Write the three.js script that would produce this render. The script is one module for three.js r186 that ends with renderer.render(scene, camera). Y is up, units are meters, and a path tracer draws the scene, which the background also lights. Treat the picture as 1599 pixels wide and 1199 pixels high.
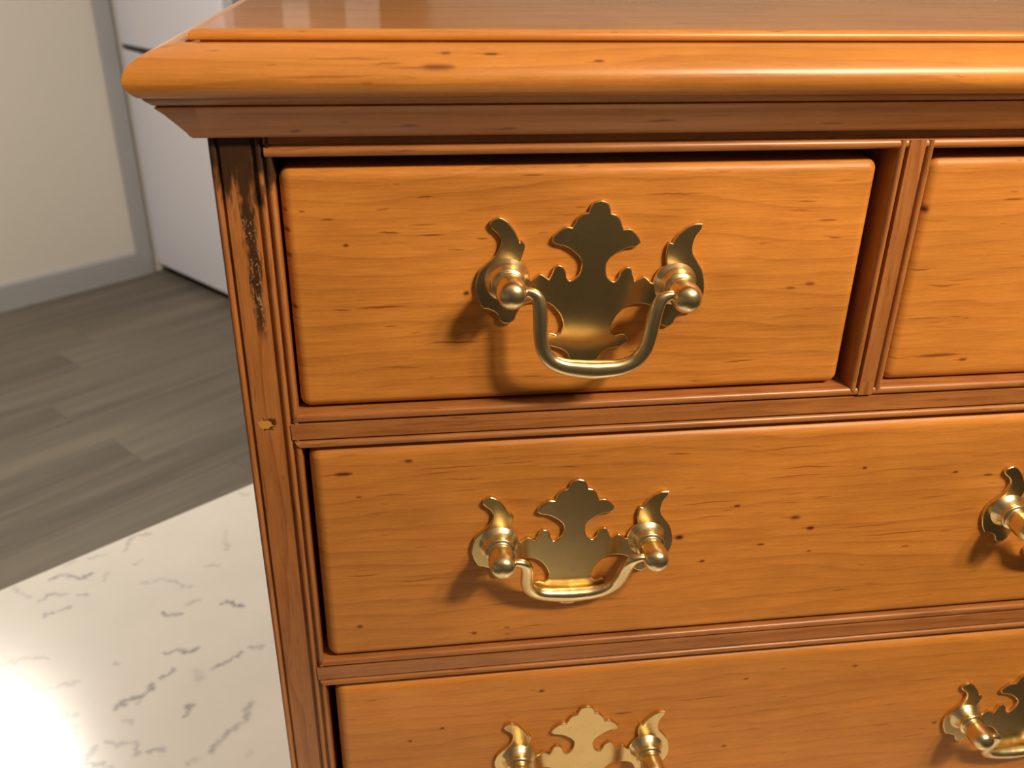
import * as THREE from 'three';
import { RoundedBoxGeometry } from 'three/addons/geometries/RoundedBoxGeometry.js';
import { mergeGeometries, mergeVertices, toCreasedNormals } from 'three/addons/utils/BufferGeometryUtils.js';
import { RectAreaLightUniformsLib } from 'three/addons/lights/RectAreaLightUniformsLib.js';

// ------------------------------------------------------------------ camera, exposure
RectAreaLightUniformsLib.init();
const scene = new THREE.Scene();
scene.background = new THREE.Color(0x000000);
const TURN = THREE.MathUtils.degToRad(40.5);          // the chest stands turned on the worktop
const YAXIS = new THREE.Vector3(0, 1, 0);
const TOP_Y = 0.9;                                     // height of the worktop
const BASE = 0.43;                                     // height of the chest's cornice underside above the worktop
const fromChest = (x, y, z) => new THREE.Vector3(x, y, z).applyAxisAngle(YAXIS, -TURN).add(new THREE.Vector3(0, TOP_Y + BASE, 0));
const camera = new THREE.PerspectiveCamera(45.777, 1599 / 1199, 0.01, 30);
{
  const yaw = 0.13872, pitch = 0.46651, roll = 0.0171;
  const fwd = new THREE.Vector3(Math.sin(yaw) * Math.cos(pitch), -Math.sin(pitch), -Math.cos(yaw) * Math.cos(pitch));
  const right = new THREE.Vector3(Math.cos(yaw), 0, Math.sin(yaw));
  const up = new THREE.Vector3().crossVectors(right, fwd);
  const r2 = right.clone().multiplyScalar(Math.cos(roll)).addScaledVector(up, Math.sin(roll));
  const u2 = up.clone().multiplyScalar(Math.cos(roll)).addScaledVector(right, -Math.sin(roll));
  const m = new THREE.Matrix4().makeBasis(r2, u2, fwd.clone().negate());
  const turn = new THREE.Matrix4().makeRotationY(-TURN);
  camera.quaternion.setFromRotationMatrix(turn.multiply(m));
  camera.position.copy(fromChest(0.05684, 0.0594, 0.30248));
  camera.focus = 0.345;
  camera.userData.fStop = 17;
}
const renderer = new THREE.WebGLRenderer();
renderer.toneMapping = THREE.LinearToneMapping;
renderer.toneMappingExposure = 1.0;
renderer.shadowMap.enabled = true;

// room lamp: flat round fitting on the ceiling beyond the worktop
const ROOM_LAMP = new THREE.Vector3(0.13, 2.45, -1.80);
const roomLight = new THREE.RectAreaLight(new THREE.Color(1, 0.92, 0.80), 122, 0.37, 0.37);
roomLight.position.set(ROOM_LAMP.x, ROOM_LAMP.y - 0.085, ROOM_LAMP.z);
roomLight.lookAt(ROOM_LAMP.x, 0, ROOM_LAMP.z);
roomLight.castShadow = true;
scene.add(roomLight);
// warm pendant with two bulbs over the front edge of the worktop
const BULBS = [fromChest(0.45, 0.40, 0.41), fromChest(0.60, 0.42, 0.415)];
const BULB_POWER = [1.34, 0.58];
BULBS.forEach((b, i) => {
  const l = new THREE.PointLight(new THREE.Color(1, 0.80, 0.55), BULB_POWER[i], 0, 2);
  l.position.copy(b); l.castShadow = true; l.shadow.radius = 2.0;
  scene.add(l);
});

// ------------------------------------------------------------------ helpers
function rng(seed) { let s = seed >>> 0; return () => { s = (s + 0x6D2B79F5) >>> 0; let t = Math.imul(s ^ (s >>> 15), 1 | s); t = (t + Math.imul(t ^ (t >>> 7), 61 | t)) ^ t; return ((t ^ (t >>> 14)) >>> 0) / 4294967296; }; }
const PERM = new Float32Array(65536); { const r = rng(7); for (let i = 0; i < 65536; i++) PERM[i] = r(); }
const hash2 = (x, y) => PERM[(Math.imul(x & 0xffff, 7919) ^ Math.imul(y & 0xffff, 31337)) & 0xffff];
function vnoise(x, y) {
  const xi = Math.floor(x), yi = Math.floor(y); let fx = x - xi, fy = y - yi;
  fx = fx * fx * (3 - 2 * fx); fy = fy * fy * (3 - 2 * fy);
  const a = hash2(xi, yi), b = hash2(xi + 1, yi), c = hash2(xi, yi + 1), d = hash2(xi + 1, yi + 1);
  return a + (b - a) * fx + (c - a) * fy + (a - b - c + d) * fx * fy;
}
function fbm(x, y, o = 4) { let s = 0, a = 0.5, n = 0; for (let i = 0; i < o; i++) { s += a * vnoise(x, y); n += a; x = x * 2.03 + 17.3; y = y * 2.03 + 5.1; a *= 0.5; } return s / n; }
const sstep = (a, b, x) => { const t = Math.min(1, Math.max(0, (x - a) / (b - a))); return t * t * (3 - 2 * t); };
const clamp8 = v => v < 0 ? 0 : v > 255 ? 255 : v;
function tex(w, h, fn, srgb = true) {
  const d = new Uint8Array(w * h * 4), o = [0, 0, 0];
  for (let j = 0; j < h; j++) for (let i = 0; i < w; i++) {
    fn(i, j, o); const k = (j * w + i) * 4;
    d[k] = clamp8(o[0]); d[k + 1] = clamp8(o[1]); d[k + 2] = clamp8(o[2]); d[k + 3] = 255;
  }
  const t = new THREE.DataTexture(d, w, h); t.magFilter = THREE.LinearFilter; t.minFilter = THREE.LinearMipmapLinearFilter; t.generateMipmaps = true;
  t.wrapS = t.wrapT = THREE.RepeatWrapping; if (srgb) t.colorSpace = THREE.SRGBColorSpace; t.needsUpdate = true; return t;
}
// pine: along = grain direction in mm, across in mm. marks: [x0, x1, y, width mm] dark flecks, dents, small knots
function pineTex(w, h, mmW, mmH, { seed = 1, base = [196, 132, 66], vertical = false, marks = [], patches = [], contrast = 1, flecks = 1 } = {}) {
  const r = rng(seed), S = seed * 131.7;
  const dashes = []; const area = mmW * mmH / 1000;
  for (let i = 0; i < area * 2.1 * flecks; i++) { const L = 3 + r() * r() * 22; dashes.push([r() * mmW, r() * mmH, L, 0.16 + r() * 0.18, 0.10 + r() * 0.22]); }
  const buf = new Float32Array(w * h);             // darkening by flecks (wood pores filled with old stain)
  const put = (cx, cy, L, wd, amt, bend) => {       // in mm; L along the grain
    const al = vertical ? mmH : mmW, sx = w / mmW, sy = h / mmH;
    for (let t = -L / 2; t <= L / 2; t += 0.12) {
      const env = 1 - Math.pow(Math.abs(2 * t / L), 2.5), off = bend * (vnoise(t * 0.12 + cx, cy * 3.1) - 0.5) + t * 0.015;
      const px = vertical ? cx + off : cx + t, py = vertical ? cy + t : cy + off;
      const ww = Math.max(wd * env, 0.11), R = Math.ceil(ww * 2 * sx);
      const ix = Math.round(px * sx), iy = Math.round(py * sy);
      for (let b = -R; b <= R; b++) for (let a = -R; a <= R; a++) {
        const X = ix + a, Y = iy + b; if (X < 0 || Y < 0 || X >= w || Y >= h) continue;
        const dd = Math.hypot(a / sx, b / sy) / ww, g = Math.exp(-dd * dd * 1.2) * amt * env; const k = Y * w + X; if (g > buf[k]) buf[k] = g;
      }
    }
  };
  for (const d of dashes) put(d[0], d[1], d[2], d[3], d[4], 1.2);
  for (const [x0, x1, y, wd, amt = 0.55] of marks) {
    const L = Math.max(Math.abs(vertical ? wd : x1 - x0), 1.6);
    if (wd >= 2) { put((x0 + x1) / 2, y, L, wd * 0.26, Math.min(0.85, amt + 0.1), 0.3); put((x0 + x1) / 2 - L * 0.3, y - 0.1, L * 2.0, wd * 0.10, amt * 0.5, 1); }
    else put((x0 + x1) / 2, y, L, wd * 0.28, amt * 0.8, 1);
  }
  return tex(w, h, (i, j, o) => {
    const x = i / w * mmW, y = j / h * mmH, u = (vertical ? y : x) + S, v = (vertical ? x : y) + S * 0.37;
    const warp = (fbm(u * 0.010, v * 0.035, 3) - 0.5) * 16 + (fbm(u * 0.03, v * 0.2, 2) - 0.5) * 2.4;
    const ring = (v + warp) / 6.5, f = ring - Math.floor(ring), late = Math.pow(f, 3.2) * (1 - sstep(0.93, 1.0, f));
    const lateAmt = late * (0.35 + 0.65 * vnoise(u * 0.02 + 9, ring | 0));
    const fine = fbm(u * 0.10, v * 2.6, 3) - 0.5, coarse = fbm(u * 0.012 + 40, v * 0.05, 3) - 0.5, mott = fbm(u * 0.05, v * 0.09 + 77, 3) - 0.5, pore = vnoise(u * 0.7, v * 7) - 0.5;
    let k = 1 + contrast * (coarse * 0.15 + fine * 0.13 + mott * 0.10 + pore * 0.045 - lateAmt * 0.13);
    k *= 1 - buf[j * w + i];
    let red = 1 + coarse * 0.05;
    let R = base[0] * Math.pow(k, 0.75) * red, G = base[1] * k, B = base[2] * Math.pow(Math.max(k, 0.05), 1.25);
    for (const p of patches) { const q = p(x, y); if (q) { const a = q[3]; R += (q[0] - R) * a; G += (q[1] - G) * a; B += (q[2] - B) * a; } }
    o[0] = R; o[1] = G; o[2] = B;
  });
}
function crease(g, a) { g.scale(1000, 1000, 1000); const c = toCreasedNormals(g, a); c.scale(0.001, 0.001, 0.001); return c; }   // creases judged at millimetre scale
function geo(pos, idx, uv) {
  const g = new THREE.BufferGeometry(); g.setAttribute('position', new THREE.Float32BufferAttribute(pos, 3));
  if (uv) g.setAttribute('uv', new THREE.Float32BufferAttribute(uv, 2));
  if (idx) g.setIndex(idx); g.computeVertexNormals(); return g;
}
// planar uv over a box of the given size, by dominant normal
function boxUV(g, su, sv, swap = false) {
  const p = g.attributes.position, n = g.attributes.normal, uv = new Float32Array(p.count * 2);
  for (let i = 0; i < p.count; i++) {
    const ax = Math.abs(n.getX(i)), ay = Math.abs(n.getY(i)), az = Math.abs(n.getZ(i)); let a, b;
    if (az >= ax && az >= ay) { a = p.getX(i); b = p.getY(i); } else if (ay >= ax) { a = p.getX(i); b = p.getZ(i); } else { a = p.getZ(i); b = p.getY(i); }
    if (swap) [a, b] = [b, a];
    uv[2 * i] = a / su; uv[2 * i + 1] = b / sv;
  }
  g.setAttribute('uv', new THREE.BufferAttribute(uv, 2)); return g;
}
const used = {};
function numbered(n) { used[n] = (used[n] ?? -1) + 1; return used[n] ? `${n}_${String(used[n]).padStart(3, '0')}` : n; }
function mesh(name, g, m, parent) { const o = new THREE.Mesh(g, m); o.name = name; o.castShadow = o.receiveShadow = true; if (parent) parent.add(o); return o; }
function thing(name, label, category, group) { const o = new THREE.Group(); o.name = numbered(name); o.userData = { label, category }; if (group) o.userData.group = group; scene.add(o); return o; }
function struct(name, g, m, label, category, pos) { const o = mesh(name, g, m, scene); o.userData = { kind: 'structure', label, category }; if (pos) o.position.set(...pos); return o; }
const rbox = (w, h, d, r, x = 0, y = 0, z = 0, seg = 3) => new RoundedBoxGeometry(w, h, d, seg, r).translate(x, y, z);

// ------------------------------------------------------------------ materials
const mat = o => new THREE.MeshPhysicalMaterial(o);
const grainBump = tex(512, 512, (i, j, o) => { const v = 128 + (fbm(i / 22, j / 4, 4) - 0.5) * 120; o[0] = o[1] = o[2] = v; }, false);
const wavyBump = tex(256, 256, (i, j, o) => { const v = 128 + (fbm(i / 30, j / 12, 3) - 0.5) * 170; o[0] = o[1] = o[2] = v; }, false);
const wood = (map, extra = {}) => mat({ map, roughness: 0.46, specularIntensity: 0.6, clearcoat: 0.15, clearcoatRoughness: 0.34, bumpMap: grainBump, bumpScale: 0.00012, ...extra });
const wallPaint = mat({ color: new THREE.Color().setRGB(0.67, 0.62, 0.55), roughness: 0.9 });
const ceilPaint = mat({ color: new THREE.Color().setRGB(0.75, 0.73, 0.70), roughness: 0.95 });
const trimPaint = mat({ color: new THREE.Color().setRGB(0.37, 0.36, 0.365), roughness: 0.55 });
const fridgeWhite = mat({ color: new THREE.Color().setRGB(0.69, 0.68, 0.75), roughness: 0.42, clearcoat: 0.3, clearcoatRoughness: 0.25, bumpMap: wavyBump, bumpScale: 0.0002 });
const fridgeGrey = mat({ color: new THREE.Color().setRGB(0.34, 0.325, 0.325), roughness: 0.5 });
const darkRubber = mat({ color: new THREE.Color().setRGB(0.03, 0.03, 0.033), roughness: 0.7 });
const paperMat = mat({ color: new THREE.Color().setRGB(0.90, 0.88, 0.88), roughness: 0.85 });
const cabinetPaint = mat({ color: new THREE.Color().setRGB(0.62, 0.60, 0.58), roughness: 0.5 });
const steel = mat({ color: new THREE.Color().setRGB(0.62, 0.61, 0.59), metalness: 1, roughness: 0.3 });
const blackMetal = mat({ color: new THREE.Color().setRGB(0.03, 0.028, 0.026), roughness: 0.45 });
const brassTone = tex(512, 512, (i, j, o) => { const n = fbm(i / 30 + 9, j / 30, 4) - 0.5, s = sstep(0.70, 0.80, fbm(i / 7, j / 7 + 31, 3)); const k = 1 + n * 0.06 - s * 0.05; o[0] = 230 * k; o[1] = 206 * k; o[2] = 152 * k; });
const brass = mat({ map: brassTone, metalness: 1, roughness: 0.27 });
const brassCast = mat({ color: new THREE.Color().setRGB(0.82, 0.675, 0.40), metalness: 1, roughness: 0.28 });

// ------------------------------------------------------------------ room shell
const RX0 = -3.6, RX1 = 2.75, RZ0 = -3.44, RZ1 = 4.4, RH = 2.45, TH = 0.12;
struct('wall_back', new THREE.BoxGeometry(RX1 - RX0 + 2 * TH, RH, TH), wallPaint, 'plain beige painted wall behind the grey skirting', 'wall', [(RX0 + RX1) / 2, RH / 2, RZ0 - TH / 2]);
struct('wall_front', new THREE.BoxGeometry(RX1 - RX0 + 2 * TH, RH, TH), wallPaint, 'beige wall facing the front of the chest', 'wall', [(RX0 + RX1) / 2, RH / 2, RZ1 + TH / 2]);
struct('wall_left', new THREE.BoxGeometry(TH, RH, RZ1 - RZ0), wallPaint, 'beige side wall across from the refrigerator front', 'wall', [RX0 - TH / 2, RH / 2, (RZ0 + RZ1) / 2]);
struct('wall_right', new THREE.BoxGeometry(TH, RH, RZ1 - RZ0), wallPaint, 'beige side wall behind the refrigerator', 'wall', [RX1 + TH / 2, RH / 2, (RZ0 + RZ1) / 2]);
struct('ceiling', new THREE.BoxGeometry(RX1 - RX0 + 2 * TH, TH, RZ1 - RZ0 + 2 * TH), ceilPaint, 'plain off white ceiling', 'ceiling', [(RX0 + RX1) / 2, RH + TH / 2, (RZ0 + RZ1) / 2]);
const subfloor = mat({ color: new THREE.Color().setRGB(0.05, 0.046, 0.042), roughness: 0.9 });
const floor = struct('floor', new THREE.BoxGeometry(RX1 - RX0 + 2 * TH, TH, RZ1 - RZ0 + 2 * TH), subfloor, 'grey brown wood look plank floor', 'floor', [(RX0 + RX1) / 2, -TH / 2 - 0.004, (RZ0 + RZ1) / 2]);
{
  const variants = [];
  for (let k = 0; k < 5; k++) {
    const t = tex(512, 128, (i, j, o) => {
      const x = i / 512 * 1.2, y = j / 128 * 0.18, S = k * 31.7;   // streaks along the board
      const n = fbm(x * 2.4 + S, y * 34, 4) - 0.5, c = fbm(x * 1.3 + S, y * 12 + 3, 3) - 0.5, p = vnoise(x * 22, y * 420 + S) - 0.5;
      const kn = 1 + n * 0.34 + c * 0.11 + p * 0.05;
      o[0] = 105 * kn; o[1] = 97 * kn; o[2] = 86 * kn;
    });
    variants.push(mat({ map: t, color: new THREE.Color().setScalar([1, 0.965, 0.985, 0.95, 1.01][k]), roughness: 0.55, bumpMap: grainBump, bumpScale: 0.0002 }));
  }
  const g = rbox(1.1992, 0.008, 0.1792, 0.0006, 0, 0, 0, 1);
  boxUV(g, 1.2, 0.18); { const uv = g.attributes.uv; for (let i = 0; i < uv.count; i++) uv.setXY(i, uv.getX(i) + 0.5, uv.getY(i) + 0.5); }
  const r = rng(21); let row = 0;
  for (let z = RZ0 + 0.09; z < RZ1; z += 0.18, row++) {
    let x = RX0 - r() * 1.0 + 0.6;
    for (; x - 0.6 < RX1; x += 1.2) { if (x + 0.6 < RX0 + 0.1) continue; const pl = mesh('plank', g, variants[(r() * 5) | 0], floor); pl.position.set(x - floor.position.x, TH / 2 + 0.0035, z - floor.position.z); }
  }
}
{
  const sh = new THREE.Shape(); sh.moveTo(0, 0); sh.lineTo(0.014, 0); sh.lineTo(0.014, 0.098); sh.quadraticCurveTo(0.013, 0.108, 0.006, 0.111); sh.lineTo(0, 0.111); sh.closePath();
  const L = 1.565 - RX0;
  const g = new THREE.ExtrudeGeometry(sh, { depth: L, bevelEnabled: false }); g.rotateY(-Math.PI / 2); // profile x -> z, depth -> -x
  g.rotateY(0); g.translate(1.565, 0, 0);
  struct('baseboard_back', g, trimPaint, 'lavender grey skirting board along the beige wall', 'baseboard', [0, 0.0, RZ0]);
  const tr = new THREE.Group(); tr.name = 'trim_1'; tr.userData = { kind: 'structure', label: 'lavender grey upright trim board beside the white refrigerator', category: 'trim' }; scene.add(tr);
  mesh('trim_board', rbox(0.068, 2.43, 0.016, 0.004, 1.60, 1.217, RZ0 + 0.008), trimPaint, tr);
}

// ------------------------------------------------------------------ refrigerator beyond the worktop
{
  const X0 = 1.64, Z0 = -3.412, Z1 = -2.655, W = 0.70, H = 1.9;
  const f = thing('refrigerator', 'white two door refrigerator with grey side standing by the beige wall', 'refrigerator');
  f.position.set(X0 + W / 2, 0.001, (Z0 + Z1) / 2);
  const D = Z1 - Z0;
  mesh('body', rbox(W - 0.06, H - 0.05, D - 0.004, 0.008, 0.03, 0.045 + (H - 0.05) / 2, 0), fridgeGrey, f);
  const lower = mesh('door', rbox(0.058, 0.888, D, 0.012, -W / 2 + 0.029, 0.045 + 0.444, 0), fridgeWhite, f);
  const upper = mesh('door', rbox(0.058, H - 0.945 - 0.005, D, 0.012, -W / 2 + 0.029, 0.945 + (H - 0.95) / 2, 0), fridgeWhite, f);
  // dark finger grip running in the seam between the doors
  const c = new THREE.CatmullRomCurve3([new THREE.Vector3(-W / 2 - 0.001, 0.946, -D / 2 + 0.03), new THREE.Vector3(-W / 2 - 0.003, 0.944, -D / 2 + 0.12), new THREE.Vector3(-W / 2 - 0.004, 0.936, -D / 2 + 0.22), new THREE.Vector3(-W / 2 - 0.004, 0.930, D / 2 - 0.05)]);
  mesh('grip', new THREE.TubeGeometry(c, 40, 0.006, 8), darkRubber, upper);
  for (const [sx, sz] of [[-1, -1], [-1, 1], [1, -1], [1, 1]]) mesh('foot', new THREE.CylinderGeometry(0.02, 0.024, 0.05, 20).translate(sx * (W / 2 - 0.1), 0.025, sz * (D / 2 - 0.07)), darkRubber, f);
  // pale sheets held on the grey side, mirrored in the chest's polished top
  [[1.885, 2.00, 1.585, 'narrow pale sheet on the grey refrigerator side'], [2.165, 2.33, 1.585, 'wide pale sheet on the grey refrigerator side']].forEach(([a, b, y, label]) => {
    const s = thing('paper_sheet', label, 'paper'); s.position.set((a + b) / 2, y, Z1 + 0.0005);
    mesh('sheet', rbox(b - a, 0.22, 0.0012, 0.0004, 0, 0.11, 0, 1), paperMat, s);
    mesh('magnet', new THREE.CylinderGeometry(0.012, 0.012, 0.005, 20).rotateX(Math.PI / 2).translate(0, 0.20, 0.003), darkRubber, s);
  });
}

// ------------------------------------------------------------------ marble worktop: veins traced as polylines [x, z, strength, width mm]
const TRACED = [[[0.0339,0.0151,0.6,1.6],[0.0441,0.0175,0.6,1.6],[0.0519,0.0321,0.6,1.6],[0.0619,0.0315,0.6,1.6]],[[0.0677,0.0102,0.3,1.4],[0.0737,0.0108,0.3,1.4],[0.081,0.0154,0.3,1.4]],[[0.0494,0.0062,0.35,1.3],[0.0574,0.0057,0.35,1.3]],[[0.0922,0.0188,0.35,1.4],[0.1009,0.0133,0.35,1.4],[0.1094,0.0048,0.35,1.4],[0.1208,0.0111,0.35,1.4]],[[0.0926,0.0438,0.35,1.3],[0.0986,0.0425,0.35,1.3]],[[0.0172,0.0381,0.45,1.5],[0.0259,0.0326,0.45,1.5],[0.0345,0.0431,0.45,1.5]],[[0.0123,0.0574,0.4,1.4],[0.0224,0.0588,0.4,1.4],[0.0324,0.0593,0.4,1.4]],[[0.042,0.0507,0.35,1.4],[0.0484,0.0583,0.35,1.4]],[[0.0862,0.0712,0.28,1.4],[0.0996,0.0775,0.28,1.4],[0.1073,0.09,0.28,1.4],[0.1121,0.1048,0.28,1.4]],[[0.0992,0.1236,0.3,1.6],[0.1051,0.1222,0.3,1.6],[0.1103,0.1249,0.3,1.6]],[[0.0799,0.1186,0.6,1.4],[0.0852,0.1244,0.6,1.4],[0.0914,0.128,0.6,1.4]],[[0.1202,0.1414,0.75,1.5],[0.1251,0.1391,0.75,1.5],[0.1275,0.145,0.75,1.5],[0.131,0.1538,0.75,1.5]],[[0.1352,0.0874,0.25,1.5],[0.1446,0.0949,0.25,1.5]],[[0.1586,0.0761,0.22,1.6],[0.1616,0.0769,0.22,1.6],[0.1649,0.0637,0.22,1.6],[0.1734,0.0552,0.22,1.6]],[[0.0632,0.1607,0.65,1.5],[0.0695,0.1653,0.65,1.5],[0.0749,0.172,0.65,1.5],[0.083,0.1726,0.65,1.5]],[[0.0806,0.2007,0.55,1.4],[0.0906,0.2012,0.55,1.4],[0.1026,0.2015,0.55,1.4]],[[0.1105,0.199,0.4,1.4],[0.1158,0.2037,0.4,1.4],[0.1199,0.2065,0.4,1.4]],[[0.0484,0.1815,0.5,1.4],[0.0526,0.1843,0.5,1.4],[0.0595,0.1829,0.5,1.4]],[[0.0128,0.1886,0.65,1.7],[0.0207,0.1871,0.65,1.7],[0.0297,0.1876,0.65,1.7],[0.0348,0.1893,0.65,1.7],[0.0416,0.1849,0.65,1.7]],[[0.0251,0.1949,0.35,1.4],[0.0298,0.1896,0.35,1.4]],[[-0.0288,0.0918,0.4,1.6],[-0.0197,0.0943,0.4,1.6],[-0.0136,0.0949,0.4,1.6],[-0.003,0.1063,0.4,1.6]],[[-0.0314,0.117,0.35,1.7],[-0.0238,0.1095,0.35,1.7],[-0.0201,0.1223,0.35,1.7],[-0.0152,0.1381,0.35,1.7],[-0.005,0.1405,0.35,1.7],[0.0053,0.1459,0.35,1.7]],[[-0.02,0.1414,0.45,1.7],[-0.0275,0.1498,0.45,1.7],[-0.0281,0.1579,0.45,1.7],[-0.0226,0.1666,0.45,1.7],[-0.0143,0.1701,0.45,1.7],[-0.008,0.1767,0.45,1.7]],[[-0.016,0.1942,0.25,1.5],[-0.0134,0.1861,0.25,1.5]],[[0.044,0.2269,0.6,1.7],[0.0479,0.2246,0.6,1.7],[0.0517,0.2224,0.6,1.7]],[[0.0649,0.2076,0.2,2.0],[0.0697,0.2034,0.2,2.0],[0.0702,0.1943,0.2,2.0]],[[0.0432,0.266,0.45,1.9],[0.0511,0.2645,0.45,1.9],[0.06,0.261,0.45,1.9],[0.068,0.2616,0.45,1.9],[0.0833,0.2497,0.45,1.9]],[[-0.0038,0.2136,0.4,1.5],[0.0036,0.2212,0.4,1.5],[0.0089,0.2259,0.4,1.5],[0.0093,0.2328,0.4,1.5],[0.0056,0.2381,0.4,1.5]],[[0.0127,0.2407,0.6,1.8],[0.0168,0.2414,0.6,1.8],[0.0191,0.2463,0.6,1.8]],[[-0.0205,0.2205,0.6,1.9],[-0.0158,0.2152,0.6,1.9],[-0.01,0.2109,0.6,1.9]],[[-0.0236,0.2187,0.6,1.8],[-0.0183,0.2234,0.6,1.8],[-0.0096,0.2359,0.6,1.8]],[[0.0628,0.0475,0.22,1.3],[0.0733,0.0379,0.22,1.3]],[[0.0136,0.2036,0.3,1.6],[0.0149,0.2085,0.3,1.6]],[[0.0262,0.2659,0.3,1.8],[0.0333,0.2675,0.3,1.8]],[[0.0565,0.2883,0.2,1.8],[0.0603,0.284,0.2,1.8]],[[0.0323,0.1444,0.35,1.4],[0.0324,0.1474,0.35,1.4]],[[-0.0491,0.1931,0.3,1.8],[-0.043,0.1948,0.3,1.8],[-0.0384,0.2045,0.3,1.8]],[[0.0083,0.0045,0.25,1.4],[0.009,0.0165,0.25,1.4],[0.0147,0.0292,0.25,1.4]],[[0.2116,0.005,0.2,1.4],[0.2174,0.0177,0.2,1.4]]];
// marble worktop and the units under it
{
  const rot = Math.atan2(-0.013, 0.228);              // far edge as measured, a touch off the room's line
  const w = thing('marble_worktop', 'white marble patterned worktop with fine grey veins under the pine chest', 'worktop');
  const XA = -0.15, XB = 1.0, ZN = 0.768;
  w.position.set(0.009, TOP_Y - 0.03, -0.431); w.rotation.y = rot;
  const TW = 2048, THh = 1024, MW = XB - XA, MH = ZN;
  // veins traced in worktop metres: polylines [x, z, strength, width mm]
  const veins = VEINS();
  const dk = new Float32Array(TW * THh);
  const dab = (x, z, wd, amt) => {
    const sx = TW / MW, sz = THh / MH, cx = (x - XA) * sx, cy = z * sz, R = Math.ceil(wd * 2.2 * sx);
    for (let b = -R; b <= R; b++) for (let a = -R; a <= R; a++) {
      const X = Math.round(cx) + a, Y = Math.round(cy) + b; if (X < 0 || Y < 0 || X >= TW || Y >= THh) continue;
      const d = Math.hypot(a / sx, b / sz) / wd; const g = Math.exp(-d * d) * amt; const k = Y * TW + X; if (g > dk[k]) dk[k] = g;
    }
  };
  for (const v of veins) for (let s = 0; s < v.length - 1; s++) {
    const [x0, z0, a0, w0] = v[s], [x1, z1, a1, w1] = v[s + 1], n = Math.ceil(Math.hypot(x1 - x0, z1 - z0) / 0.0007) + 1;
    for (let i = 0; i <= n; i++) {
      const t = i / n, x = x0 + (x1 - x0) * t, z = z0 + (z1 - z0) * t;
      const jx = (vnoise(x * 420, z * 420) - 0.5) * 0.005, jz = (vnoise(x * 420 + 90, z * 420) - 0.5) * 0.005, m = 0.35 + 0.9 * vnoise(x * 260 + 5, z * 260);
      dab(x + jx, z + jz, (w0 + (w1 - w0) * t) * 0.001 * (0.6 + 0.8 * vnoise(x * 300, z * 300 + 70)), (a0 + (a1 - a0) * t) * m);
    }
  }
  const map = tex(TW, THh, (i, j, o) => {
    const x = XA + i / TW * MW, z = j / THh * MH;
    const cl = fbm(x * 9, z * 9, 4) - 0.5, n = fbm(x * 30, z * 30 + 8, 3) - 0.5, d = dk[j * TW + i];
    const k = 1 + cl * 0.05 + n * 0.025;
    o[0] = 226 * k * (1 - d * 0.42); o[1] = 221 * k * (1 - d * 0.42); o[2] = 212 * k * (1 - d * 0.37);
  });
  const marble = mat({ map, roughness: 0.17 });
  const g = rbox(MW, 0.03, MH, 0.003, (XA + XB) / 2, 0.015, MH / 2);
  const p = g.attributes.position, uv = g.attributes.uv;
  for (let i = 0; i < p.count; i++) uv.setXY(i, (p.getX(i) - XA) / MW, p.getZ(i) / MH);
  mesh('slab', g, marble, w);
  for (let k = 0; k < 2; k++) {
    const u = thing('base_cabinet', k ? 'grey painted base cabinet under the marble worktop, right of its pair' : 'grey painted base cabinet under the marble worktop, left of its pair', 'cabinet');
    const cw = 0.54, cx = XA + 0.03 + cw / 2 + k * (cw + 0.002);
    const off = new THREE.Vector3(cx, 0, 0.38).applyAxisAngle(YAXIS, rot).add(new THREE.Vector3(0.009, 0.0005, -0.431));
    u.position.copy(off); u.rotation.y = rot;
    mesh('body', rbox(cw, 0.77, 0.60, 0.003, 0, 0.4845, 0), cabinetPaint, u);
    mesh('plinth', rbox(cw, 0.10, 0.54, 0.002, 0, 0.05, 0), cabinetPaint, u);
    for (const s of [-1, 1]) {
      const d = mesh('door', rbox(cw / 2 - 0.004, 0.75, 0.018, 0.003, s * cw / 4, 0.4845, 0.31), cabinetPaint, u);
      mesh('handle', new THREE.CapsuleGeometry(0.005, 0.12, 6, 12).translate(s * 0.04, 0.72, 0.335), steel, d);
    }
  }
  function VEINS() {
    const out = TRACED.map(v => v.slice()); const r = rng(5);
    for (let i = 0; i < 150; i++) {                   // the same kind of short wandering veins over the rest of the slab
      let x = XA + r() * MW, z = r() * MH; if (x < 0.26 && z < 0.36) continue;
      let a = -0.5 + (r() - 0.5) * 1.6; const n = 3 + (r() * 5 | 0), v = [], st = 0.15 + r() * 0.4;
      for (let k = 0; k < n; k++) { v.push([x, z, st * (0.5 + r()), 1.0 + r() * 1.6]); x += Math.cos(a) * 0.012; z += Math.sin(a) * 0.012; a += (r() - 0.5) * 1.4; }
      out.push(v);
    }
    return out;
  }
}

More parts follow.
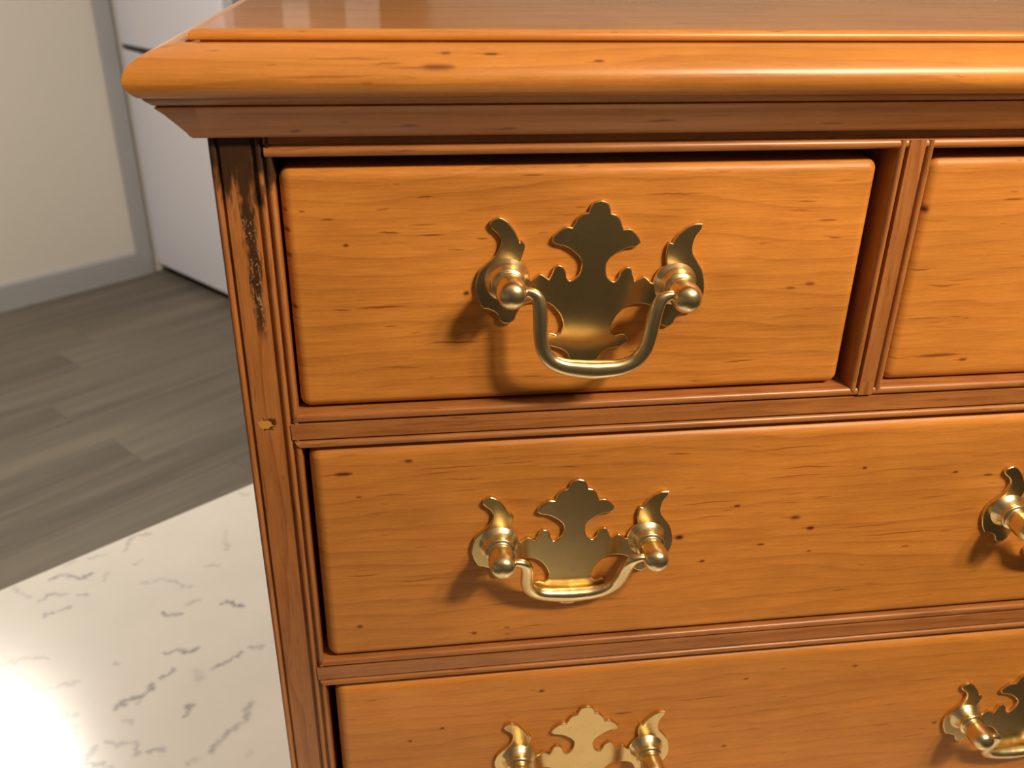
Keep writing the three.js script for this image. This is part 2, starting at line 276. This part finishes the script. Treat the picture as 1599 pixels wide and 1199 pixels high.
// ------------------------------------------------------------------ chest of drawers
const chest = thing('chest_of_drawers', 'honey pine chest of drawers with brass bail handles on the marble worktop', 'chest of drawers');
chest.position.set(0, TOP_Y, 0); chest.rotation.y = -TURN;
const W = 484, DEPTH = 262;                             // millimetres
const M = 0.001, Y0 = BASE * 1000;
function rails3(profile, along, { axis = 'x', a0, a1, ends = null, base = -8, uvMM = [240, 60] }) {
  // profile: [across, out] in mm, along axis from a0(i) to a1(i); skirts close the ends and the sides
  const pos = [], idx = [], uv = [];
  const P = (s, z, l) => axis === 'x' ? [l * M, (s + Y0) * M, z * M] : [s * M, (l + Y0) * M, z * M];
  const full = [[profile[0][0], base], ...profile, [profile[profile.length - 1][0], base]];
  const A = s => typeof a0 === 'function' ? a0(s) : a0, B = s => typeof a1 === 'function' ? a1(s) : a1;
  const quad = (p, q, r, t, u) => { const k = pos.length / 3; for (const v of [p, q, r, t]) pos.push(...v); uv.push(...u); idx.push(k, k + 1, k + 2, k, k + 2, k + 3); };
  for (let i = 0; i < full.length - 1; i++) {
    const [s0, z0] = full[i], [s1, z1] = full[i + 1];
    const t0 = A(s0), t1 = A(s1), e0 = B(s0), e1 = B(s1);
    const f = (l, s, z) => axis === 'x' ? [l / uvMM[0], (s - z * 0.6) / uvMM[1]] : [(s - z * 0.6) / uvMM[0], l / uvMM[1]];
    quad(P(s0, z0, t0), P(s0, z0, e0), P(s1, z1, e1), P(s1, z1, t1), [...f(t0, s0, z0), ...f(e0, s0, z0), ...f(e1, s1, z1), ...f(t1, s1, z1)]);
    // end caps
    for (const [l0, l1] of [[t0, t1], [e0, e1]]) quad(P(s0, base, l0), P(s0, z0, l0), P(s1, z1, l1), P(s1, base, l1), [...f(l0, s0, base), ...f(l0, s0, z0), ...f(l1, s1, z1), ...f(l1, s1, base)]);
  }
  let g = geo(pos, idx, uv); g.deleteAttribute('normal');
  g = crease(mergeVerticesPos(g), 0.7); return g;
}
function mergeVerticesPos(g) { const m = mergeVertices(g, 1e-7); m.computeVertexNormals(); return m; }
// half round bead between s0 and s1, top at height h
function bead(s0, s1, h, z0 = -0.9, n = 8) { const o = []; for (let i = 0; i <= n; i++) { const a = Math.PI * (1 - i / n); o.push([(s0 + s1) / 2 + Math.cos(a) * (s1 - s0) / 2, z0 + Math.sin(a) * (h - z0)]); } return o; }

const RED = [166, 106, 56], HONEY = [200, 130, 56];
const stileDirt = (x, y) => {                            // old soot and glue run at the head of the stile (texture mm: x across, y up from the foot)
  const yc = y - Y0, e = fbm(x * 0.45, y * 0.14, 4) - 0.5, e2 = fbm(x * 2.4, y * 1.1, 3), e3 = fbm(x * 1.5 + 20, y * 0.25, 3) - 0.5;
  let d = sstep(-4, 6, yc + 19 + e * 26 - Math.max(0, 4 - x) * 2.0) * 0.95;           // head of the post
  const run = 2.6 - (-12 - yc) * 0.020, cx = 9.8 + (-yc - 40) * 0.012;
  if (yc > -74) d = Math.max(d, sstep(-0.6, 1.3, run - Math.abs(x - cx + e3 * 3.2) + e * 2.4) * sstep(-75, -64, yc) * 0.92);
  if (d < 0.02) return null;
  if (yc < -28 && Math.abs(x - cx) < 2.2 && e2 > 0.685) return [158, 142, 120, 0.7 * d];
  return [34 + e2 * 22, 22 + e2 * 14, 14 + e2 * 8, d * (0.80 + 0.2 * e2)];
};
const chip = (x, y) => {                                 // pale chipped plug in the stile
  const yc = y - Y0, dx = x - 7.6, dy = yc + 106.6, r = Math.hypot(dx / 3.0, dy / 2.1) + (fbm(x * 1.1, y * 1.1, 2) - 0.5) * 0.9;
  if (r < 0.85) return [205, 150, 70, 0.9]; if (r < 1.2 && dx > -1.2) return [60, 34, 16, 0.8]; return null;
};
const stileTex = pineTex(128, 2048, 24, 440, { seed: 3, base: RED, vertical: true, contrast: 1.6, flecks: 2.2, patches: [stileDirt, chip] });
const stileTexR = pineTex(64, 1024, 24, 440, { seed: 13, base: RED, vertical: true, contrast: 1.2 });
const railTex = pineTex(2048, 256, 440, 55, { seed: 4, base: RED, contrast: 1.6, flecks: 2.6 });
const divTex = pineTex(128, 512, 24, 100, { seed: 8, base: RED, vertical: true, contrast: 1.6, flecks: 3 });
const caseTex = pineTex(1024, 512, 300, 440, { seed: 5, base: RED, vertical: true });
const frameExtra = { roughness: 0.42, clearcoat: 0.5, clearcoatRoughness: 0.28, bumpMap: wavyBump, bumpScale: 0.00025 };
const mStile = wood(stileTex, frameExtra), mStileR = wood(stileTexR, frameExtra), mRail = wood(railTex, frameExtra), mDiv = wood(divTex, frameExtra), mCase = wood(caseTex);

const stileProfile = [...bead(0, 2.4, 0.5), [2.75, -1.5], [3.25, -1.5], [3.5, 0], [13.2, 0], [13.4, -1.5], [13.9, -1.5], ...bead(14.2, 16.4, 0.3, -0.9, 6), [16.6, -1.6], [17.0, -1.6], ...bead(17.2, 19.4, 0.2, -1.0, 6)];
const mirrorP = (pr, w) => pr.map(([s, z]) => [w - s, z]).reverse();
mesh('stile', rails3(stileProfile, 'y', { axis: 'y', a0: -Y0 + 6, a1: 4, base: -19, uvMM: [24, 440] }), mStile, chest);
{ const g = rails3(mirrorP(stileProfile, W), 'y', { axis: 'y', a0: -Y0 + 6, a1: 4, base: -19, uvMM: [24, 440] }); mesh('stile', g, mStileR, chest); }
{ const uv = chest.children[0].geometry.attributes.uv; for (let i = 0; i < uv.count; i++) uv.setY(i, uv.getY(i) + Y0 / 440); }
const railProfile = (b, h) => [...bead(b, b + 3.1, 0.9, -0.6), [b + 3.3, -1.3], [b + 3.8, -1.3], [b + 4.0, 0.35], [b + h - 4.3, 0.35], [b + h - 4.1, -1.3], [b + h - 3.6, -1.3], ...bead(b + h - 3.4, b + h, 0.9, -0.6)];
const RAILS = [[-117.6, 14.6], [-237.6, 14.6], [-372, 14.6]];
RAILS.forEach(([b, h], k) => {
  const mid = b + h / 2, cut = s => Math.max(0, Math.abs(s - mid) - 2.6) * 0.72;
  const g = rails3(railProfile(b, h), 'x', { a0: s => 16.0 + cut(s), a1: s => W - 16.0 - cut(s), base: -17, uvMM: [440, 55] });
  const uv = g.attributes.uv; for (let i = 0; i < uv.count; i++) uv.setY(i, uv.getY(i) + 0.31 * k);
  mesh('rail', g, mRail, chest);
});
{ // head rail: flat with one bead along its lower edge
  const pr = [...bead(-8.6, -5.2, 0.8, -0.8), [-4.7, -1.0], [-4.3, 0], [3, 0]];
  mesh('rail', rails3(pr, 'x', { a0: 17.2, a1: W - 17.2, base: -17, uvMM: [440, 55] }), mRail, chest);
}
{ // divider between the two small drawers, pointed foot let into the rail below
  const x0 = 234.8, w = 13.4, pr = [...bead(x0, x0 + 2.8, 1.2, -0.6), [x0 + 3.0, -1.0], [x0 + 3.5, -1.0], [x0 + 3.7, 1.1], [x0 + w - 3.7, 1.1], [x0 + w - 3.5, -1.0], [x0 + w - 3.0, -1.0], ...bead(x0 + w - 2.8, x0 + w, 1.2, -0.6)];
  const mid = x0 + w / 2;
  const g = rails3(pr, 'y', { axis: 'y', a0: s => -106.4 + Math.max(0, Math.abs(s - mid) - 2.4) * 0.75, a1: -5.5, base: -17, uvMM: [24, 100] });
  mesh('divider', g, mDiv, chest);
}
// carcass behind the face frame
const board = (name, w, h, d, x, y, z, m = mCase) => { const g = new THREE.BoxGeometry(w * M, h * M, d * M).translate(x * M, (y + Y0) * M, z * M); boxUV(g, 0.3, 0.44); return mesh(name, g, m, chest); };
board('side_panel', 12, Y0 - 4, DEPTH - 19, 6.5, -Y0 / 2 + 1, -19 - (DEPTH - 19) / 2);
board('side_panel', 12, Y0 - 4, DEPTH - 19, W - 6.5, -Y0 / 2 + 1, -19 - (DEPTH - 19) / 2);
board('back_panel', W - 26, Y0 - 30, 8, W / 2, -Y0 / 2 + 12, -DEPTH + 6);
for (const [b, h] of RAILS) board('dust_board', W - 26, 8, DEPTH - 30, W / 2, b + h - 5, -17.5 - (DEPTH - 30) / 2);
board('partition', 9, 92, DEPTH - 30, 242.2, -57, -17.5 - (DEPTH - 30) / 2);
{ // plinth with a small moulded top edge
  const pr = [[-424, 3], [-384, 3], [-380, 3.4], [-377, 2.2], [-374, 0.6], [-372.4, 0.5]];
  mesh('plinth', rails3(pr, 'x', { a0: 0, a1: W, base: -16, uvMM: [440, 55] }), mRail, chest);
  for (const x of [26, W - 26]) for (const z of [-14, -DEPTH + 30]) {
    const g = new THREE.CylinderGeometry(0.017, 0.014, 0.006, 28).translate(x * M, 0.003, z * M); mesh('foot', g, mCase, chest);
  }
}
// cornice: profile [out, y] swept round front and sides with mitred corners
function cornice(profile, uvMM, vOff = 0) {
  const parts = []; let run = 0; const v = [0]; for (let i = 1; i < profile.length; i++) { run += Math.hypot(profile[i][0] - profile[i - 1][0], profile[i][1] - profile[i - 1][1]); v.push(run); }
  const corners = e => [[-e, -DEPTH], [-e, e], [W + e, e], [W + e, -DEPTH]];
  for (let s = 0; s < 3; s++) {
    const pos = [], uv = [], idx = [];
    profile.forEach(([e, y], i) => {
      const c = corners(e), a = c[s], b = c[s + 1];
      const la = s === 1 ? a[0] : -a[1], lb = s === 1 ? b[0] : -b[1];
      for (let k = 0; k <= 12; k++) { const t = k / 12; pos.push((a[0] + (b[0] - a[0]) * t) * M, (y + Y0) * M, (a[1] + (b[1] - a[1]) * t) * M); uv.push((la + (lb - la) * t) / uvMM[0], (v[i] + vOff) / uvMM[1]); }
    });
    for (let i = 0; i < profile.length - 1; i++) for (let k = 0; k < 12; k++) { const q = i * 13 + k; idx.push(q, q + 1, q + 14, q, q + 14, q + 13); }
    let g = geo(pos, idx, uv); g = crease(g, 0.6); parts.push(g);
  }
  return mergeGeometries(parts);
}
{
  const nose = [[14.2, 12.3], [15.6, 12.9], [17.2, 14.6], [18.1, 16.6], [18.0, 18.8], [17.0, 20.9], [14.9, 23.0], [12.2, 24.6], [9.0, 25.9], [5.8, 26.6], [2.6, 26.8], [2.2, 25.9], [-1.6, 25.9], [-1.6, 27.3], [0.9, 27.3], [1.25, 27.9], [1.2, 28.9], [0.7, 29.7], [-0.3, 30.2], [-2.0, 30.3]];
  const smooth = []; // refine the round nose
  const pts = nose.slice(0, 11).map(([a, b]) => new THREE.Vector2(a, b)); new THREE.SplineCurve(pts).getPoints(36).forEach(p => smooth.push([p.x, p.y])); nose.slice(11).forEach(p => smooth.push(p));
  const noseMarks = [[66, 79, 11.2, 4, 0.4], [73.5, 77, 17.2, 3.2, 0.35], [86, 92, 16.4, 2.6, 0.5], [52, 63, 12.2, 1.5, 0.35], [30, 62, 14, 1.4, 0.3], [120, 124, 13, 2], [150, 190, 9, 0.9], [20, 60, 8.2, 1.2, 0.3]];
  const noseTex = pineTex(2048, 256, 520, 65, { seed: 6, base: HONEY, contrast: 1.1, marks: noseMarks.map(m => [m[0] + 20, m[1] + 20, m[2], m[3], m[4] ?? 0.5]) });
  const g = cornice(smooth, [520, 65]); const uv = g.attributes.uv; for (let i = 0; i < uv.count; i++) uv.setX(i, uv.getX(i) + 20 / 520);
  mesh('nosing', g, wood(noseTex, { roughness: 0.40, clearcoat: 0.6, clearcoatRoughness: 0.34, bumpScale: 0.00008 }), chest);
  mesh('top_board', (() => { // top face, uv continuing
    const p = [[-(-2.0), -DEPTH], [2.0, -2.0], [W - 2, -2.0], [W - 2, -DEPTH]]; const pos = [], u = [];
    for (const [x, z] of p) { pos.push(x * M, (30.3 + Y0) * M, z * M); u.push((x + 20) / 520, (-z) / 270 + 0.7); }
    return geo(pos, [0, 1, 2, 0, 2, 3], u).toNonIndexed();
  })(), wood(noseTex, { roughness: 0.42, clearcoat: 0.8, clearcoatRoughness: 0.05, bumpScale: 0.00004 }), chest);
  const bed = [[-1, -1.4], [3.4, -1.4], [4.3, -0.6], [4.9, 0.6], [9.8, 7.0], [11.7, 9.0], [11.8, 9.3], [11.2, 9.7], [12.2, 10.1], [13.9, 11.6], [14.3, 12.3], [12.2, 13.4]];
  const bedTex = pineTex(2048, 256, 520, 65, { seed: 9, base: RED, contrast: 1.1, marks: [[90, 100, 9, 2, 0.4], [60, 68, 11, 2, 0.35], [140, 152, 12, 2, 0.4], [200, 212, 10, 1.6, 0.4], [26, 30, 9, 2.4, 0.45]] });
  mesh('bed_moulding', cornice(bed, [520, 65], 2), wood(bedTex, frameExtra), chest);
  const g3 = new THREE.BoxGeometry((W - 2) * M, 0.012, (DEPTH - 2) * M).translate(W / 2 * M, (Y0 + 12) * M, -DEPTH / 2 * M - 0.001); boxUV(g3, 0.3, 0.44); mesh('top_underside', g3, mCase, chest);
}

// ---- brass handles
const half = (() => {
  const c = Math.cos(0.035), s = Math.sin(0.035), un = L => L.map(([x, y]) => [x * c - (y + 4) * s, x * s + (y + 4) * c]);
  const A = un([[0.7, 25.8], [-1.4, 25.1], [-2.7, 22.9], [-3.1, 21.6], [-5.0, 21.1], [-6.7, 19.6], [-7.8, 17.4], [-8.5, 16.1], [-10.9, 16.4], [-13.2, 14.9], [-15.0, 12.9], [-15.5, 11.4], [-14.0, 10.2], [-11.1, 9.6], [-8.2, 8.0], [-5.6, 5.8], [-4.3, 3.5], [-4.4, 0.8], [-5.3, -1.8], [-7.1, -3.2], [-8.5, -3.4], [-9.6, -2.0], [-10.1, 0.2], [-11.3, 1.8], [-12.7, 2.3], [-14.1, 1.3], [-15.0, -1.1], [-15.9, -2.9],
    [-18.8, -1.0], [-20.1, -1.5], [-22.4, -3.2], [-24.7, -0.8], [-27.5, 1.0], [-26.8, 3.3], [-25.7, 6.9], [-25.1, 9.8], [-26.3, 11.5], [-26.9, 10.8], [-28.9, 14.8], [-31.5, 18.2], [-34.4, 19.8], [-36.8, 18.9], [-37.7, 17.4], [-36.9, 15.8], [-34.9, 14.1], [-33.6, 11.7], [-33.9, 9.0], [-35.4, 5.8], [-38.4, 3.0], [-40.9, 0.2], [-42.1, -3.4], [-42.2, -6.5], [-41.2, -10.3], [-39.4, -13.6]]);
  const rest = [[-37.3, -11.3], [-35.0, -12.2], [-33.3, -13.6], [-32.7, -15.5], [-31.1, -16.8], [-29.1, -16.7], [-27.2, -15.3], [-26.6, -13.0], [-25.0, -10.0], [-22.8, -8.6], [-20.4, -8.0], [-17.3, -8.0], [-13.8, -9.4], [-10.7, -12.8], [-9.1, -16.8], [-9.6, -19.8], [-11.2, -21.0], [-13.0, -20.4], [-14.8, -20.6], [-16.0, -21.8], [-16.0, -23.4], [-13.4, -25.4], [-9.2, -26.6], [-6.4, -28.4], [-4.8, -31.2], [-2.6, -32.6], [0, -33.0]];
  A[0] = [0, A[0][1]];
  return [...A, ...rest];
})();
const plateGeo = (() => {
  const flame = [[24.7, 1.0], [26.0, 2.6], [26.8, 6.5], [26.1, 10.6], [26.2, 13.8], [26.8, 15.5], [28.0, 15.2], [28.8, 17.0], [30.3, 19.2], [32.5, 21.4], [35.1, 22.7], [37.8, 22.8], [37.6, 20.9], [36.0, 18.3], [35.4, 14.9], [36.0, 11.7], [38.1, 8.8], [40.6, 5.3], [41.9, 1.6], [42.6, -2.0], [42.3, -5.7], [41.0, -9.0]];
  const r0 = half.findIndex(p => p[0] < -23.5), r1 = half.findIndex(p => p[0] < -36.5 && p[1] < -10);   // the right wing ends in a more pointed horn
  const right = [...half.slice(1, r0).map(([x, y]) => [-x, y]), ...flame, ...half.slice(r1, -1).map(([x, y]) => [-x, y])].reverse();
  const ring = [...half, ...right].map(([x, y]) => new THREE.Vector2(x * M, y * M));
  // corners kept, soft curves between: light subdivision
  const dense = []; const n = ring.length;
  for (let i = 0; i < n; i++) {
    const p0 = ring[(i + n - 1) % n], p1 = ring[i], p2 = ring[(i + 1) % n], p3 = ring[(i + 2) % n];
    const sharp = (a, b, c) => { const u = b.clone().sub(a).normalize(), v = c.clone().sub(b).normalize(); return u.dot(v) < 0.45; };
    const m1 = sharp(p0, p1, p2) ? p2.clone().sub(p1).multiplyScalar(0.5) : p2.clone().sub(p0).multiplyScalar(0.5), m2 = sharp(p1, p2, p3) ? p2.clone().sub(p1).multiplyScalar(0.5) : p3.clone().sub(p1).multiplyScalar(0.5);
    for (let k = 0; k < 3; k++) { const t = k / 3, t2 = t * t, t3 = t2 * t; dense.push(p1.clone().multiplyScalar(2 * t3 - 3 * t2 + 1).addScaledVector(m1, (t3 - 2 * t2 + t) * 0.8).addScaledVector(p2, -2 * t3 + 3 * t2).addScaledVector(m2, (t3 - t2) * 0.8)); }
  }
  const sh = new THREE.Shape(dense);
  const g = new THREE.ExtrudeGeometry(sh, { depth: 0.0010, bevelEnabled: true, bevelThickness: 0.00045, bevelSize: 0.0005, bevelOffset: -0.0004, bevelSegments: 3, curveSegments: 1 });
  const p = g.attributes.position, uv = g.attributes.uv; for (let i = 0; i < p.count; i++) uv.setXY(i, p.getX(i) / 0.1 + 0.5, p.getY(i) / 0.1 + 0.5);
  g.translate(0, 0, 0.0004); return g;
})();
const postGeo = (() => {
  const pr = [[0, 0.8], [8.4, 0.8], [8.3, 1.5], [7.5, 2.5], [6.6, 3.6], [6.0, 4.8], [5.7, 5.6], [6.1, 6.2], [6.2, 6.9], [5.9, 7.5], [5.0, 8.0], [4.7, 8.6], [4.9, 9.4], [5.25, 10.6], [5.4, 12.0], [5.45, 14.0], [5.45, 15.6], [5.3, 17.0], [4.8, 18.4], [3.9, 19.6], [2.6, 20.4], [1.3, 20.8], [0, 20.9]];
  const c = new THREE.SplineCurve(pr.slice(1).map(([r, z]) => new THREE.Vector2(Math.max(r, 0.0001) * M, z * M)));
  return new THREE.LatheGeometry([new THREE.Vector2(0.00001, 0.8 * M), ...c.getPoints(70)], 40).rotateX(Math.PI / 2);
})();
const bailGeo = (() => {
  // half bail, mirrored: points and radii (across, through)
  const L = [[-31.2, 0, 1.5], [-27.6, 0.4, 1.6], [-24.8, 0.4, 1.8], [-22.4, -1.0, 2.2], [-21.1, -4.2, 2.5], [-20.4, -9.5, 2.6], [-19.8, -15.5, 2.6], [-18.4, -20.8, 2.6], [-15.2, -25.0, 2.7], [-10.2, -27.2, 3.0], [-5, -27.9, 3.3], [0, -28.2, 3.5]];
  const all = [...L, ...L.slice(0, -1).reverse().map(([x, y, r]) => [-x, y, r])];
  const curve = new THREE.CatmullRomCurve3(all.map(([x, y]) => new THREE.Vector3(x * M, y * M, 0)), false, 'centripetal');
  const N = 120, K = 20, pos = [], idx = [], uv = []; const rad = all.map(a => a[2]);
  for (let i = 0; i <= N; i++) {
    const t = i / N, p = curve.getPoint(t), d = curve.getTangent(t), s = t * (rad.length - 1), k = Math.min(rad.length - 2, Math.floor(s)), R = (rad[k] + (rad[k + 1] - rad[k]) * (s - k)) * M;
    const nx = -d.y, ny = d.x;                          // in-plane normal
    for (let j = 0; j <= K; j++) {
      const a = j / K * 2 * Math.PI, cs = Math.cos(a), sn = Math.sin(a), rr = R * (1 / Math.pow(Math.pow(Math.abs(cs), 2.5) + Math.pow(Math.abs(sn), 2.5), 1 / 2.5));
      pos.push(p.x + nx * cs * rr, p.y + ny * cs * rr, sn * rr * 0.86); uv.push(t, j / K);
    }
  }
  for (let i = 0; i < N; i++) for (let j = 0; j < K; j++) { const q = i * (K + 1) + j; idx.push(q, q + 1, q + K + 2, q, q + K + 2, q + K + 1); }
  return geo(pos, idx, uv);
})();
function handle(parent, x, y, z, tiltDeg, swingDeg) {
  const t = THREE.MathUtils.degToRad(tiltDeg), c = [x * M, (y + Y0) * M, z * M];
  const p = mesh('back_plate', plateGeo, brass, parent); p.position.set(...c); p.rotation.z = t; p.userData.label = 'bat wing shaped brass back plate';
  for (const s of [-1, 1]) { const k = mesh('handle_post', postGeo, brassCast, parent); k.position.set(c[0] + s * 0.0312 * Math.cos(t), c[1] + s * 0.0312 * Math.sin(t), c[2]); k.userData.label = 'turned brass post with ball end'; }
  const b = mesh('bail', bailGeo, brassCast, parent); b.position.set(c[0], c[1], c[2] + 0.0152); b.rotation.order = 'ZXY'; b.rotation.z = t; b.rotation.x = THREE.MathUtils.degToRad(swingDeg); b.userData.label = 'curved brass drop handle';
}
// ---- drawers
function drawer(x0, x1, yb, yt, z, texOpts, handles, label, b = 4.8) {
  const w = x1 - x0, h = yt - yb;
  const g = new RoundedBoxGeometry(w * M, h * M, 0.020, 6, b * M).translate((x0 + x1) / 2 * M, ((yb + yt) / 2 + Y0) * M, (z - 10) * M);
  const p = g.attributes.position, uv = new Float32Array(p.count * 2);
  for (let i = 0; i < p.count; i++) { uv[2 * i] = (p.getX(i) / M - x0) / w; uv[2 * i + 1] = (p.getY(i) / M - Y0 - yb - (z - p.getZ(i) / M) * 0.25) / h; }
  g.setAttribute('uv', new THREE.BufferAttribute(uv, 2));
  const tw = w > 300 ? 2048 : 1024;
  const t = pineTex(tw, 512, w, h, { ...texOpts, marks: (texOpts.marks || []).map(([a, c, y, wd, amt]) => [a - x0, c - x0, y - yb, wd, amt]) });
  t.wrapS = t.wrapT = THREE.MirroredRepeatWrapping;
  const d = mesh('drawer', g, wood(t), chest); d.userData.label = label;
  const bx = new THREE.BoxGeometry((w - 3) * M, (h - 6) * M, 0.215).translate((x0 + x1) / 2 * M, ((yb + yt) / 2 + Y0 - 1) * M, (z - 16) * M - 0.1075); boxUV(bx, 0.3, 0.44);
  mesh('drawer_box', bx, mCase, d);
  for (const hd of handles) handle(d, hd[0], hd[1], z, hd[2], hd[3]);
}
drawer(20.4, 230.8, -102.2, -12.9, -2.6, { seed: 31, base: HONEY, contrast: 1.3, flecks: 1.3, marks: [[65.0, 71.8, -23.5, 1], [32.9, 37.9, -30.4, 1], [51.4, 60.2, -35.4, 1.2], [65.2, 75.7, -36.5, 1], [85.3, 90.5, -38.5, 1], [25.8, 28.3, -27.1, 1], [65.6, 90.7, -77.7, 1.1], [41.7, 62.8, -62.8, 1.4], [34.2, 41.6, -63.3, 1], [100.8, 109.7, -16.5, 0.8], [40.3, 41.6, -39.6, 2], [210.2, 219.4, -34.8, 1], [215.7, 221.7, -41.7, 1], [209.6, 214.2, -59.4, 3, 0.3], [202.2, 206.8, -60.7, 2.5, 0.25], [180.2, 195.9, -90.1, 1], [144.1, 167.5, -23.7, 0.8], [81.6, 82.8, -58.5, 3], [20.5, 22.6, -34, 3.4, 0.5], [20.5, 22.2, -43, 3, 0.4], [20.6, 22.6, -62, 3, 0.5], [20.6, 22.0, -27, 2.4, 0.4]] },
  [[127.8, -55.0, -3.3, -2]], 'small drawer beside the stained left post', 4.0);
drawer(250.6, 463.6, -102.6, -12.4, -3.2, { seed: 37, base: HONEY, marks: [[250.7, 260.0, -55.1, 1], [258.1, 274.9, -62.0, 1], [280.8, 285.3, -94.2, 2.5, 0.4], [260.3, 282.6, -92.0, 3, 0.35], [281.7, 291.9, -28.7, 1], [251.2, 253.2, -32, 5, 0.6]] },
  [[357.0, -55.2, -1, 22]], 'small drawer right of the upright divider', 4.0);
drawer(21.6, W - 21.6, -222.6, -118.6, 0.2, { seed: 41, base: HONEY, contrast: 1.15, marks: [[193.7, 196.8, -156.6, 2.5], [219.4, 224.7, -164.5, 4, 0.45], [227.9, 231.8, -170.5, 3.6, 0.65], [206.5, 210.5, -177.6, 2], [169.9, 173.2, -170.8, 4.4, 0.7], [181.7, 184.3, -184.3, 2.5], [247.9, 249.9, -141.3, 2.5], [289.5, 292.5, -146.3, 2], [303.9, 309.4, -148.7, 2.4, 0.4], [230.1, 232.5, -183.2, 1.8], [274.2, 278.8, -184.2, 1.6], [162.3, 172.5, -129.5, 1], [210.0, 237.5, -139.3, 0.8], [203.4, 235.4, -143.4, 0.8], [234.5, 277.1, -171.2, 0.7], [249.8, 295.7, -176.6, 0.7], [29.8, 38.2, -129.9, 3.2, 0.6], [57.3, 61.0, -125.7, 3, 0.5], [37.8, 40.8, -140.6, 1.6], [34.9, 37.0, -205.9, 3, 0.6], [83.1, 85.4, -214.4, 2.6], [96.8, 100.2, -213.0, 1.6], [97.1, 101.1, -216.6, 1], [59.7, 94.7, -129.8, 0.7], [29.3, 47.4, -179.0, 0.8], [44.7, 79.0, -183.4, 0.8], [169.7, 197.7, -153.9, 0.7], [194.1, 232.9, -129.7, 0.7]] },
  [[125.6, -167.4, -2, 23], [351.2, -167.4, -1, 23]], 'wide drawer under the two small drawers');
drawer(22.8, W - 22.0, -357, -239.2, 0.0, { seed: 47, base: HONEY, marks: [[113.7, 116.4, -252.1, 3, 0.6], [53.6, 55.4, -276.0, 2.5], [68.4, 70.5, -269.7, 2.5], [206.0, 208.6, -299.5, 2.6], [265.4, 268.1, -253.8, 2.2], [211.6, 214.1, -255.8, 2], [148.9, 159.8, -270.5, 1.6], [113.7, 141.1, -264.4, 0.8], [177.8, 209.7, -265.8, 0.8], [290.3, 324.8, -266.6, 0.7], [316.4, 318.9, -297.3, 3]] },
  [[136.0, -292.4, -1.2, 23], [363.8, -293.6, -0.8, 23]], 'deep lowest drawer of the chest');

// ------------------------------------------------------------------ lamps
{
  const l = thing('ceiling_lamp', 'flat round white ceiling lamp above the plank floor', 'lamp');
  l.position.copy(ROOM_LAMP);
  mesh('base', new THREE.CylinderGeometry(0.22, 0.22, 0.02, 48).translate(0, -0.0105, 0), mat({ color: 0xdddddd, roughness: 0.5 }), l);
  const pr = [[0.205, -0.02], [0.206, -0.04], [0.192, -0.06], [0.14, -0.074], [0.07, -0.079], [0.0001, -0.08]].map(([a, b]) => new THREE.Vector2(a, b));
  mesh('diffuser', new THREE.LatheGeometry(pr, 48), mat({ color: 0xffffff, roughness: 0.6, emissive: new THREE.Color(1, 0.92, 0.80), emissiveIntensity: 12 }), l);
}
{
  const p = thing('pendant_lamp', 'black pendant lamp with two warm bulbs over the worktop', 'lamp');
  const mid = BULBS[0].clone().add(BULBS[1]).multiplyScalar(0.5); const hub = new THREE.Vector3(mid.x, mid.y + 0.24, mid.z);
  p.position.set(mid.x, RH, mid.z);
  const loc = v => v.clone().sub(p.position);
  mesh('ceiling_rose', new THREE.CylinderGeometry(0.05, 0.055, 0.025, 36).translate(0, -0.013, 0), blackMetal, p);
  const tube = (a, b, r) => new THREE.TubeGeometry(new THREE.LineCurve3(loc(a), loc(b)), 2, r, 10);
  mesh('stem', tube(new THREE.Vector3(mid.x, RH - 0.02, mid.z), hub, 0.005), blackMetal, p);
  BULBS.forEach(b => {
    mesh('arm', mergeGeometries([tube(hub, new THREE.Vector3(b.x, b.y + 0.13, b.z), 0.005), tube(new THREE.Vector3(b.x, b.y + 0.135, b.z), new THREE.Vector3(b.x, b.y + 0.07, b.z), 0.005)]), blackMetal, p);
    mesh('lamp_holder', new THREE.CylinderGeometry(0.014, 0.019, 0.035, 28).translate(...loc(new THREE.Vector3(b.x, b.y + 0.060, b.z)).toArray()), blackMetal, p);
    const pr = [[0.0001, -0.045], [0.018, -0.041], [0.033, -0.03], [0.0425, -0.012], [0.044, 0.004], [0.038, 0.020], [0.026, 0.034], [0.0165, 0.044]].map(([a, y]) => new THREE.Vector2(a, y));
    mesh('bulb', new THREE.LatheGeometry(new THREE.SplineCurve(pr).getPoints(24), 36).translate(...loc(b).toArray()), mat({ color: 0xffffff, roughness: 0.5, emissive: new THREE.Color(1, 0.80, 0.55), emissiveIntensity: 16 }), p);
  });
}
renderer.render(scene, camera);
